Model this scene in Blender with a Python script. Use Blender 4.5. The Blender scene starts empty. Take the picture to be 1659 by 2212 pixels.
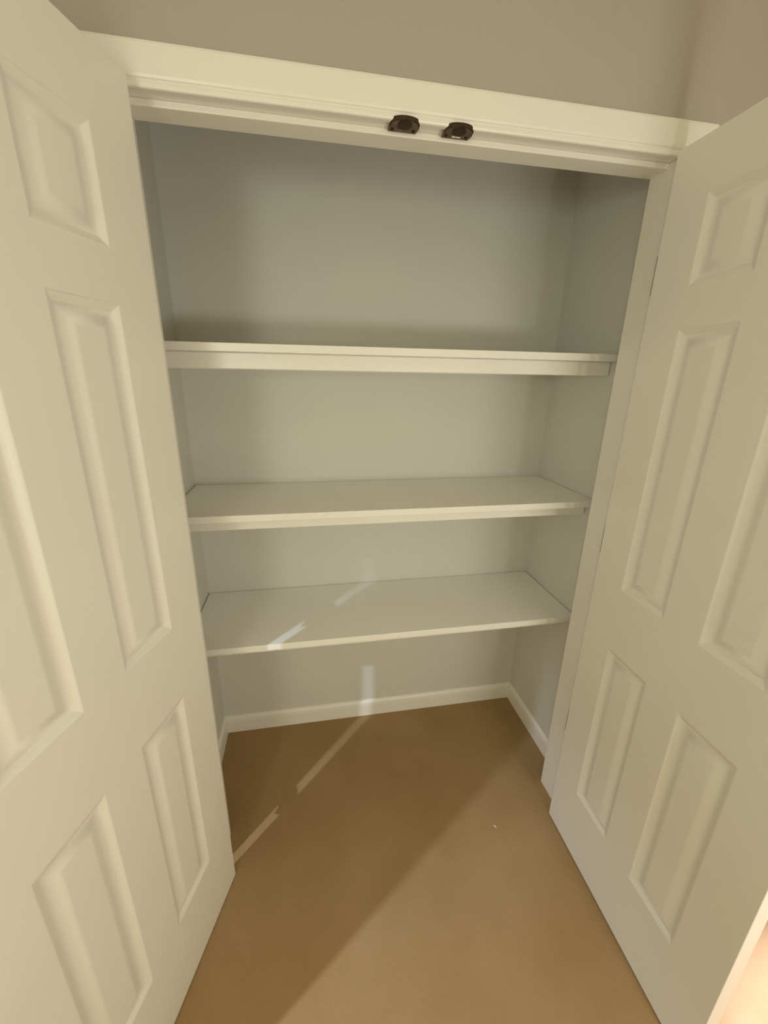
import bpy, bmesh, math
from mathutils import Vector, Matrix

C = bpy.context.scene.collection
R = math.radians

# ---------------------------------------------------------------- camera
cam = bpy.data.cameras.new('camera')
cam.sensor_fit = 'HORIZONTAL'
cam.sensor_width = 36.0
cam.lens = 868.72 / 1659 * 36.0
cam.shift_x = (829.5 - 824.2) / 1659
cam.shift_y = (1086.28 - 1106.0) / 1659
cam.clip_start = 0.02
camo = bpy.data.objects.new('camera', cam)
C.objects.link(camo)
yaw, pit, rol = R(10.2943), R(-17.4847), R(1.0004)
fwd = Vector((math.sin(yaw) * math.cos(pit), math.cos(yaw) * math.cos(pit), math.sin(pit)))
r0 = Vector((math.cos(yaw), -math.sin(yaw), 0))
u0 = r0.cross(fwd)
rr = r0 * math.cos(rol) + u0 * math.sin(rol)
uu = -r0 * math.sin(rol) + u0 * math.cos(rol)
m = Matrix((rr, uu, -fwd)).transposed().to_4x4()
m.translation = Vector((0.3244, -0.9923, 1.549))
camo.matrix_world = m
bpy.context.scene.camera = camo

# ---------------------------------------------------------------- light and exposure
sc = bpy.context.scene
sc.view_settings.view_transform = 'Standard'
sc.view_settings.look = 'None'
sc.view_settings.gamma = 1.0
sc.view_settings.use_curve_mapping = False
sc.view_settings.exposure = 0.0

WORLD = (1.0, 0.86, 0.42); WORLD_S = 0.54
w = bpy.data.worlds.new('world'); sc.world = w; w.use_nodes = True
w.node_tree.nodes['Background'].inputs[0].default_value = (*WORLD, 1)
w.node_tree.nodes['Background'].inputs[1].default_value = WORLD_S


def lamp(name, kind, loc, energy, color, size=0.1, target=None, size_y=None, spread=None):
    d = bpy.data.lights.new(name, kind)
    d.energy = energy; d.color = color
    if kind == 'AREA':
        d.size = size
        if size_y: d.shape = 'RECTANGLE'; d.size_y = size_y
        else: d.shape = 'DISK'
        if spread: d.spread = spread
    else:
        d.shadow_soft_size = size
    o = bpy.data.objects.new(name, d); C.objects.link(o); o.location = loc
    if target is not None:
        o.rotation_euler = (Vector(target) - Vector(loc)).to_track_quat('-Z', 'Y').to_euler()
    return o


# recessed ceiling light of the room to the left, behind the open left door leaf
o = lamp('ceiling_downlight_left', 'SPOT', (-1.352, -1.388, 2.42), 215, (0.72, 0.84, 1.0), 0.028, target=(-0.2, -0.2, 0))
o.data.spot_size = R(55); o.data.spot_blend = 1.0
# recessed ceiling light to the right, shining on the carpet behind the open right door leaf
o = lamp('ceiling_downlight_right', 'SPOT', (1.60, -0.98, 2.38), 1150, (0.62, 0.62, 0.84), 0.03, target=(1.6, -.92, 0))
o.data.spot_size = R(26); o.data.spot_blend = 0.5
# two fill lights added behind the camera, one to each side
lamp('room_fill_right', 'POINT', (1.17, -1.6, 1.15), 31, (1.0, 0.955, 0.86), 0.13)
lamp('room_fill_left', 'POINT', (-0.35, -1.8, 1.6), 24, (0.98, 1.0, 0.83), 0.22)


# ---------------------------------------------------------------- helpers


def tag(o, label=None, cat=None, group=None, kind=None):
    if label: o['label'] = label
    if cat: o['category'] = cat
    if group: o['group'] = group
    if kind: o['kind'] = kind
    return o


def obj(name, bm, mat, parent=None, bevel=0.0, seg=2, smooth=False):
    bmesh.ops.recalc_face_normals(bm, faces=bm.faces)
    me = bpy.data.meshes.new(name)
    bm.to_mesh(me); bm.free()
    me.materials.append(mat)
    if smooth:
        for p in me.polygons: p.use_smooth = True
    o = bpy.data.objects.new(name, me); C.objects.link(o)
    if parent is not None: o.parent = parent
    if bevel:
        b = o.modifiers.new('bevel', 'BEVEL'); b.width = bevel; b.segments = seg
        b.limit_method = 'ANGLE'; b.angle_limit = R(35)
    return o


def box(bm, x0, x1, y0, y1, z0, z1):
    v = [bm.verts.new((x, y, z)) for x in (x0, x1) for y in (y0, y1) for z in (z0, z1)]
    for f in ((0, 1, 3, 2), (4, 6, 7, 5), (0, 4, 5, 1), (2, 3, 7, 6), (0, 2, 6, 4), (1, 5, 7, 3)):
        bm.faces.new([v[i] for i in f])


def boxo(name, dims, mat, parent=None, bevel=0.0, seg=2):
    bm = bmesh.new(); box(bm, *dims)
    return obj(name, bm, mat, parent, bevel, seg)


def prism(bm, prof, axis, a, b):
    """profile of 2-D points swept from a to b along an axis; prof in the two other axes, in order"""
    def P(p, t):
        return {'x': (t, p[0], p[1]), 'y': (p[0], t, p[1]), 'z': (p[0], p[1], t)}[axis]
    A = [bm.verts.new(P(p, a)) for p in prof]
    B = [bm.verts.new(P(p, b)) for p in prof]
    n = len(prof)
    for i in range(n):
        bm.faces.new((A[i], A[(i + 1) % n], B[(i + 1) % n], B[i]))
    bm.faces.new(A); bm.faces.new(B[::-1])


def cyl(bm, c, r, h, axis='z', n=20, r2=None):
    mt = Matrix.Translation(c)
    if axis == 'x': mt = mt @ Matrix.Rotation(R(90), 4, 'Y')
    if axis == 'y': mt = mt @ Matrix.Rotation(R(90), 4, 'X')
    bmesh.ops.create_cone(bm, cap_ends=True, segments=n, radius1=r, radius2=r if r2 is None else r2, depth=h, matrix=mt)


# ---------------------------------------------------------------- materials


def mat(name, base, rough=0.5, metal=0.0, noise=0.0, nscale=6.0, bump=0.0, bscale=300.0, spec=0.5, sheen=0.0):
    mt = bpy.data.materials.new(name); mt.use_nodes = True
    nt = mt.node_tree; b = nt.nodes['Principled BSDF']
    b.inputs['Base Color'].default_value = (*base, 1)
    b.inputs['Roughness'].default_value = rough
    b.inputs['Metallic'].default_value = metal
    b.inputs['Specular IOR Level'].default_value = spec
    if sheen: b.inputs['Sheen Weight'].default_value = sheen
    tc = nt.nodes.new('ShaderNodeTexCoord')
    if noise:
        n = nt.nodes.new('ShaderNodeTexNoise'); n.inputs['Scale'].default_value = nscale
        n.inputs['Detail'].default_value = 5
        nt.links.new(tc.outputs['Object'], n.inputs['Vector'])
        r = nt.nodes.new('ShaderNodeMapRange')
        r.inputs['From Min'].default_value = 0.25; r.inputs['From Max'].default_value = 0.75
        r.inputs['To Min'].default_value = 1 - noise; r.inputs['To Max'].default_value = 1 + noise
        nt.links.new(n.outputs['Fac'], r.inputs['Value'])
        mx = nt.nodes.new('ShaderNodeVectorMath'); mx.operation = 'SCALE'
        mx.inputs[0].default_value = base
        nt.links.new(r.outputs['Result'], mx.inputs['Scale'])
        nt.links.new(mx.outputs[0], b.inputs['Base Color'])
    if bump:
        n2 = nt.nodes.new('ShaderNodeTexNoise'); n2.inputs['Scale'].default_value = bscale
        n2.inputs['Detail'].default_value = 3
        nt.links.new(tc.outputs['Object'], n2.inputs['Vector'])
        bp = nt.nodes.new('ShaderNodeBump'); bp.inputs['Strength'].default_value = bump
        bp.inputs['Distance'].default_value = 0.001
        nt.links.new(n2.outputs['Fac'], bp.inputs['Height'])
        nt.links.new(bp.outputs[0], b.inputs['Normal'])
    return mt


M_TRIM = mat('white_trim_paint', (0.89, 0.865, 0.815), 0.36, noise=0.012, nscale=9, bump=0.10, bscale=180)
M_DOOR = mat('white_door_paint', (0.89, 0.865, 0.815), 0.38, noise=0.012, nscale=7, bump=0.05, bscale=220)
M_SHELF = mat('white_shelf_paint', (0.90, 0.89, 0.85), 0.34, noise=0.012, nscale=8)
M_WALL = mat('greige_wall_paint', (0.47, 0.42, 0.38), 0.72, noise=0.02, nscale=3, bump=0.25, bscale=260)
M_CWALL = mat('closet_wall_paint', (0.70, 0.705, 0.655), 0.62, noise=0.02, nscale=3, bump=0.15, bscale=260)
M_CEIL = mat('ceiling_paint', (0.72, 0.69, 0.60), 0.85, noise=0.02)
M_BRONZE = mat('antique_bronze', (0.17, 0.12, 0.065), 0.38, metal=0.7, noise=0.35, nscale=90)
M_DARK = mat('dark_socket', (0.045, 0.028, 0.012), 0.6, metal=0.3, noise=0.2, nscale=60)
M_GLINT = mat('glint_metal', (0.85, 0.80, 0.70), 0.22, metal=1.0)  # pale metal for the glint on one strike plate
M_LINT = mat('white_lint', (0.9, 0.88, 0.82), 0.9)


def carpet():
    mt = bpy.data.materials.new('tan_carpet'); mt.use_nodes = True
    nt = mt.node_tree; b = nt.nodes['Principled BSDF']
    b.inputs['Roughness'].default_value = 0.95
    b.inputs['Specular IOR Level'].default_value = 0.1
    tc = nt.nodes.new('ShaderNodeTexCoord')
    def noise(s, d=4, r=0.6):
        n = nt.nodes.new('ShaderNodeTexNoise'); n.inputs['Scale'].default_value = s
        n.inputs['Detail'].default_value = d; n.inputs['Roughness'].default_value = r
        nt.links.new(tc.outputs['Object'], n.inputs['Vector']); return n
    big = noise(3.2, 5, 0.55); fine = noise(420, 3, 0.7); mid = noise(60, 3, 0.6)
    ramp = nt.nodes.new('ShaderNodeValToRGB')
    e = ramp.color_ramp.elements
    e[0].position = 0.30; e[0].color = (0.310, 0.193, 0.078, 1)
    e[1].position = 0.72; e[1].color = (0.425, 0.285, 0.150, 1)
    add = nt.nodes.new('ShaderNodeMath'); add.operation = 'MULTIPLY_ADD'
    nt.links.new(fine.outputs['Fac'], add.inputs[0]); add.inputs[1].default_value = 0.45
    m2 = nt.nodes.new('ShaderNodeMath'); m2.operation = 'MULTIPLY'
    nt.links.new(big.outputs['Fac'], m2.inputs[0]); m2.inputs[1].default_value = 0.55
    nt.links.new(m2.outputs[0], add.inputs[2])
    nt.links.new(add.outputs[0], ramp.inputs['Fac'])
    nt.links.new(ramp.outputs['Color'], b.inputs['Base Color'])
    h = nt.nodes.new('ShaderNodeMath'); h.operation = 'ADD'
    nt.links.new(fine.outputs['Fac'], h.inputs[0]); nt.links.new(mid.outputs['Fac'], h.inputs[1])
    bp = nt.nodes.new('ShaderNodeBump'); bp.inputs['Strength'].default_value = 0.35
    bp.inputs['Distance'].default_value = 0.003
    nt.links.new(h.outputs[0], bp.inputs['Height']); nt.links.new(bp.outputs[0], b.inputs['Normal'])
    return mt


M_CARPET = carpet()

# ---------------------------------------------------------------- measures (metres)
W = 1.1927          # clear opening between the jambs
H = 2.045           # underside of the head jamb
YF = 0.0852         # closet side of the front wall
XL, XR, YB = -0.097, 1.279, 0.5355
ZC = 2.44           # ceiling
J = 0.019           # jamb thickness

# ---------------------------------------------------------------- the setting


def struct(name, bm, m_, bevel=0.0, seg=2, smooth=False):
    o = obj(name, bm, m_, None, bevel, seg, smooth); o['kind'] = 'structure'; return o


# carpet over closet and room, one sheet with a gently uneven pile
bm = bmesh.new()
box(bm, -1.8, 3.0, -2.4, YB + 0.1, -0.02, 0.0)
struct('floor', bm, M_CARPET)

bm = bmesh.new()
box(bm, -1.8, 3.0, -2.4, YB + 0.1, ZC, ZC + 0.05)
struct('ceiling', bm, M_CEIL)

# front wall of drywall round the opening, one mesh
bm = bmesh.new()
xo, xo2, zo = -J, W + J, H + J
prof = [(-1.8, 0), (xo, 0), (xo, zo), (xo2, zo), (xo2, 0), (3.0, 0), (3.0, ZC), (-1.8, ZC)]
A = [bm.verts.new((x, 0.0, z)) for x, z in prof]
B = [bm.verts.new((x, YF, z)) for x, z in prof]
n = len(prof)
for i in range(n):
    bm.faces.new((A[i], A[(i + 1) % n], B[(i + 1) % n], B[i]))
for q in ((0, 1, 2, 7), (2, 3, 6, 7), (3, 4, 5, 6)):
    bm.faces.new([A[i] for i in q]); bm.faces.new([B[i] for i in reversed(q)])
struct('wall_front', bm, M_WALL)

for nm, d in (('wall_back', (XL - .1, XR + .1, YB, YB + .1, 0, ZC)),
              ('wall_left', (XL - .1, XL, YF, YB, 0, ZC)),
              ('wall_right', (XR, XR + .1, YF, YB, 0, ZC))):
    bm = bmesh.new(); box(bm, *d); struct(nm, bm, M_CWALL)
bm = bmesh.new(); box(bm, 2.9, 3.0, -2.4, 0, 0, ZC); struct('wall_room_right', bm, M_WALL)
bm = bmesh.new(); box(bm, -1.8, -1.7, -2.4, 0, 0, ZC); struct('wall_room_left', bm, M_WALL)

# baseboards with an eased, sloping top
BH, BT = 0.082, 0.012


def bbprof(s):   # offset from the wall (sign s), height
    return [(0, 0), (s * BT, 0), (s * BT, BH * .70), (s * BT * .85, BH * .86), (s * BT * .45, BH * .96), (0, BH)]


bm = bmesh.new(); prism(bm, [(YB + a, z) for a, z in bbprof(-1)], 'x', XL, XR); struct('baseboard_back', bm, M_TRIM, smooth=False)
bm = bmesh.new(); prism(bm, [(XR + a, z) for a, z in bbprof(-1)], 'y', YF, YB - BT); struct('baseboard_right', bm, M_TRIM)
bm = bmesh.new(); prism(bm, [(XL + a, z) for a, z in bbprof(1)], 'y', YF, YB - BT); struct('baseboard_left', bm, M_TRIM)

# door frame: two side jambs, head jamb, wide stop board under the head
frame = boxo('trim_1', (-J, W + J, 0.0, YF + .001, H, H + J), M_TRIM, bevel=.0012); frame['kind'] = 'structure'
frame['label'] = 'white painted head jamb across the top of the closet opening'
o = boxo('trim_2', (-J, 0, 0.0, YF + .001, 0, H), M_TRIM, bevel=.0012); o['kind'] = 'structure'
o = boxo('trim_3', (W, W + J, 0.0, YF + .001, 0, H), M_TRIM, bevel=.0030, seg=3); o['kind'] = 'structure'
o = boxo('trim_4', (0.0, W, 0.0307, YF + .001, H - .0123, H), M_TRIM, bevel=.002); o['kind'] = 'structure'
o['label'] = 'flat stop board under the head jamb'

# casing: flat board with a shallow groove and a rounded inner bead
RV = 0.006; CW = 0.0675


def casing_prof():   # (distance from inner edge, protrusion)
    return [(0, 0), (0, .0085), (.0012, .0108), (.0035, .0120), (.0075, .0122), (.0100, .0113), (.0113, .0098),
            (.0126, .0112), (.0142, .0142), (.0180, .0158), (CW - .006, .0160), (CW - .002, .0150), (CW, .012), (CW, 0)]


zi = H - 0.0054     # inner edge of the head casing
cp = casing_prof()
bm = bmesh.new()
# mitred head
A = [bm.verts.new((-RV - d, -t, zi + d)) for d, t in cp]
B = [bm.verts.new((W + RV + d, -t, zi + d)) for d, t in cp]
for i in range(len(cp)): bm.faces.new((A[i], A[(i + 1) % len(cp)], B[(i + 1) % len(cp)], B[i]))
bm.faces.new(A); bm.faces.new(B[::-1])
o = struct('trim_5', bm, M_TRIM); o['label'] = 'white head casing above the closet opening'
for k, s, x0 in ((6, -1, -RV), (7, 1, W + RV)):
    bm = bmesh.new()
    A = [bm.verts.new((x0 + s * d, -t, 0)) for d, t in cp]
    B = [bm.verts.new((x0 + s * d, -t, zi + d)) for d, t in cp]
    for i in range(len(cp)): bm.faces.new((A[i], A[(i + 1) % len(cp)], B[(i + 1) % len(cp)], B[i]))
    bm.faces.new(A); bm.faces.new(B[::-1])
    struct('trim_%d' % k, bm, M_TRIM)

# ---------------------------------------------------------------- the two six-panel door leaves
DW, DH, DT, ZB = 0.5914, 2.032, 0.035, 0.0035
PX = ((0.1047, 0.2479), (0.3411, 0.4844))
PZ = ((0.2368, 0.8104), (0.9953, 1.6584), (1.7422, 1.9200))
RINGS = ((0.0, 0.0), (0.003, 0.0010), (0.008, 0.0034), (0.014, 0.0068), (0.018, 0.0084), (0.022, 0.0088), (0.026, 0.0080),
         (0.032, 0.0052), (0.038, 0.0026), (0.042, 0.0016), (0.045, 0.0014))


def door_face(bm, t, sgn):
    """one moulded face at thickness t; sgn +1 sinks towards smaller t"""
    xs = [0, PX[0][0], PX[0][1], PX[1][0], PX[1][1], DW]
    zs = [0, PZ[0][0], PZ[0][1], PZ[1][0], PZ[1][1], PZ[2][0], PZ[2][1], DH]
    g = {}
    for i, x in enumerate(xs):
        for j, z in enumerate(zs): g[i, j] = bm.verts.new((x, t, z))
    for i in range(5):
        for j in range(7):
            q = [g[i, j], g[i + 1, j], g[i + 1, j + 1], g[i, j + 1]]
            if i in (1, 3) and j in (1, 3, 5):
                prev = q
                x0, x1, z0, z1 = xs[i], xs[i + 1], zs[j], zs[j + 1]
                for a, d in RINGS[1:]:
                    cur = [bm.verts.new((xx, t - sgn * d, zz)) for xx, zz in
                           ((x0 + a, z0 + a), (x1 - a, z0 + a), (x1 - a, z1 - a), (x0 + a, z1 - a))]
                    for k in range(4): bm.faces.new((prev[k], prev[(k + 1) % 4], cur[(k + 1) % 4], cur[k]))
                    prev = cur
                bm.faces.new(prev)
            else:
                bm.faces.new(q)
    return g


def leaf_mesh():
    bm = bmesh.new()
    F = door_face(bm, DT, 1); K = door_face(bm, 0.0, -1)
    for i in range(5):
        for j in (0, 7): bm.faces.new((F[i, j], F[i + 1, j], K[i + 1, j], K[i, j]))
    for j in range(7):
        for i in (0, 5): bm.faces.new((F[i, j], F[i, j + 1], K[i, j + 1], K[i, j]))
    return bm


def make_door(name, side, ang, hinge_z, label):
    # local frame: x along the leaf from the hinge edge, y through the thickness, z up
    o = obj(name, leaf_mesh(), M_DOOR, bevel=.0016, seg=2)
    for p in o.data.polygons: p.use_smooth = True
    wn = o.modifiers.new('weighted_normal', 'WEIGHTED_NORMAL'); wn.weight = 90
    o['kind'] = 'structure'; o['label'] = label
    a = R(ang)
    mir = 1 if side == 'L' else -1
    x0 = 0.004 if side == 'L' else W - 0.004
    ex = Vector((mir * math.cos(a), -math.sin(a), 0)); ey = Vector((mir * math.sin(a), math.cos(a), 0))
    mt = Matrix.Identity(4)
    for r in range(3):
        mt[r][0] = ex[r]; mt[r][1] = ey[r]; mt[r][2] = (0, 0, 1)[r]
    if mir < 0:      # keep a proper rotation: mirror the mesh itself instead
        for v in o.data.vertices: v.co.x = -v.co.x
        o.data.flip_normals()
        for r in range(3): mt[r][0] = -ex[r]
    mt.translation = (x0, -0.0367, ZB)
    o.matrix_world = mt
    inv = mt.inverted()
    for hz in hinge_z:
        b_ = bmesh.new()
        jx = 0.0 if side == 'L' else W
        # leaf on the jamb (world frame, then carried into the leaf's frame)
        box(b_, *sorted((jx - mir * .001, jx + mir * .0010)), -0.022, 0.0085, hz, hz + .089)
        # knuckle barrel
        cx_, cy_ = jx - mir * .003, -0.0275
        for k in range(5):
            cyl(b_, (cx_, cy_, hz + .0089 + k * .0178), .0078, .0170, n=16)
        cyl(b_, (cx_, cy_, hz + .0445), .0055, .094, n=12)
        # leaf let into the door's edge
        for t0 in (0,):
            p = [mt @ Vector((-mir * .0022, .001, 0)), mt @ Vector((-mir * .0022, .030, 0)),
                 mt @ Vector((mir * .0004, .030, 0)), mt @ Vector((mir * .0004, .001, 0))]
            prism(b_, [(v.x, v.y) for v in p], 'z', hz, hz + .089)
        box(b_, *sorted((jx, jx + mir * .0040)), -0.0364, -0.014, hz, hz + .089)  # added filler block, stops light leaking past the hinge
        h = obj('hinge', b_, M_BRONZE, o)
        h.matrix_parent_inverse = inv
        h['label'] = 'dark bronze hinge'
    return o


make_door('door_1', 'L', 107.775, (0.255, 1.005, 1.765), 'left six-panel white closet door leaf, swung open')
make_door('door_2', 'R', 88.79, (0.345, 1.042, 1.755), 'right six-panel white closet door leaf, swung open')

# ---------------------------------------------------------------- shelves
ST, AR, AH, SY = 0.0211, 0.0503, 0.0417, 0.1643


def shelf(z, label):
    e = bpy.data.objects.new('closet_shelf', None); C.objects.link(e)
    e.location = (0.59, SY, z - ST); e.empty_display_size = .1
    tag(e, label, 'shelf', 'painted boards across the closet')
    inv = Matrix.Translation(e.location).inverted()
    b = boxo('board', (XL + .0030, XR - .0030, SY, YB - .0025, z - ST, z), M_SHELF, e, bevel=.0014)
    b.matrix_parent_inverse = inv
    a = boxo('apron', (XL + .003, XR - .0035, SY + AR, SY + AR + .018, z - ST - AH, z - ST - .0002), M_SHELF, e, bevel=.0014)
    a.matrix_parent_inverse = inv
    for nm, d in (('side_cleat', (XL + .0003, XL + .018, SY + AR + .0185, YB - .02, z - ST - AH, z - ST - .0002)),
                  ('side_cleat', (XR - .018, XR - .0003, SY + AR + .0185, YB - .02, z - ST - AH, z - ST - .0002)),
                  ('back_cleat', (XL + .0003, XR - .0003, YB - .0185, YB - .0003, z - ST - AH, z - ST - .0002))):
        c = boxo(nm, d, M_SHELF, e, bevel=.001); c.matrix_parent_inverse = inv
    return e


shelf(1.6244, 'uppermost white painted closet shelf, just under eye level, its top surface hidden')
shelf(1.1559, 'white painted shelf between the uppermost and the lowest closet shelf')
shelf(0.7068, 'lowest white painted closet shelf, above the bare tan carpet')

# ---------------------------------------------------------------- ball-catch strikes under the head


def strike(cx, label, glint):
    z = 2.0385
    e = bpy.data.objects.new('strike_plate', None); C.objects.link(e); e.location = (cx, .005, z)
    e.empty_display_size = .05
    tag(e, label, 'strike plate', 'catch plates under the head of the frame')
    inv = Matrix.Translation(e.location).inverted()
    hw = .0305
    pts = [(-hw, .0262), (hw - .002, .0262), (hw + .002, .010), (hw, 0.0)]
    for k in range(1, 16):
        a = math.pi * k / 16
        pts.append((hw * math.cos(a), -.002 - .0185 * math.sin(a)))
    pts += [(-hw, 0.0), (-hw - .002, .010)]
    bm = bmesh.new(); prism(bm, [(cx + x, y) for x, y in pts], 'z', z - .0008, z + .0011)
    p = obj('plate', bm, M_BRONZE, e, bevel=.0004); p.matrix_parent_inverse = inv
    # raised lip round the arched end
    bm = bmesh.new()
    arc = [(-hw, 0.004)] + [(-hw * math.cos(math.pi * k / 20), -.002 - .0185 * math.sin(math.pi * k / 20)) for k in range(21)] + [(hw, .004)]
    o1 = [bm.verts.new((cx + x, y, z - .0008)) for x, y in arc]
    o2 = [bm.verts.new((cx + x * 1.0, y, z + .0062)) for x, y in arc]
    i1 = [bm.verts.new((cx + x * .94, .004 + (y - .004) * .93, z - .0008)) for x, y in arc]
    i2 = [bm.verts.new((cx + x * .94, .004 + (y - .004) * .93, z + .0062)) for x, y in arc]
    for k in range(len(arc) - 1):
        bm.faces.new((o1[k], o1[k + 1], o2[k + 1], o2[k])); bm.faces.new((i1[k + 1], i1[k], i2[k], i2[k + 1]))
        bm.faces.new((o1[k + 1], o1[k], i1[k], i1[k + 1])); bm.faces.new((o2[k], o2[k + 1], i2[k + 1], i2[k]))
    bm.faces.new((o1[0], o2[0], i2[0], i1[0])); bm.faces.new((o1[-1], i1[-1], i2[-1], o2[-1]))
    l = obj('lip', bm, M_DARK, e); l.matrix_parent_inverse = inv
    # ball socket
    bm = bmesh.new(); cyl(bm, (cx, -.0015, z - .0012), .0150, .0012, n=32)
    s = obj('socket', bm, M_DARK, e); s.matrix_parent_inverse = inv
    for sx in (-1, 1):
        bm = bmesh.new(); cyl(bm, (cx + sx * .0225, .0175, z - .0014), .0036, .0016, n=16, r2=.0026)
        w_ = obj('screw', bm, M_DARK, e); w_.matrix_parent_inverse = inv
    if glint:  # glint on the plate built in as a thin pale strip
        bm = bmesh.new(); box(bm, cx - .0095, cx + .0095, .0165, .0190, z - .0020, z - .0008)
        g = obj('glint_strip', bm, M_GLINT, e, bevel=.0003); g.matrix_parent_inverse = inv
        g['label'] = 'bright glint, made as a metal strip'
    return e


strike(.539, 'dark bronze catch plate under the closet head, nearer the left door, plain all over', False)
strike(.655, 'dark bronze catch plate with a bright glint line, under the closet head, nearer right door', True)

# ---------------------------------------------------------------- small lint on the carpet
bm = bmesh.new()
prev = None
pth = [(0, 0, .002), (.0018, -.003, .003), (.0045, -.006, .0028), (.005, -.0105, .002)]
for k, (x, y, z) in enumerate(pth):
    r = (.0011, .0017, .0016, .0008)[k]
    ring = [bm.verts.new((x + r * math.cos(a * math.pi / 3), y + r * .4 * math.sin(a * math.pi / 3), z + r * math.sin(a * math.pi / 3))) for a in range(6)]
    if prev:
        for i in range(6): bm.faces.new((prev[i], prev[(i + 1) % 6], ring[(i + 1) % 6], ring[i]))
    else: bm.faces.new(ring[::-1])
    prev = ring
bm.faces.new(prev)
o = obj('lint_fleck', bm, M_LINT, smooth=True); o.location = (.931, -.043, 0)
tag(o, 'tiny white fleck of lint on the tan carpet before the closet', 'lint')
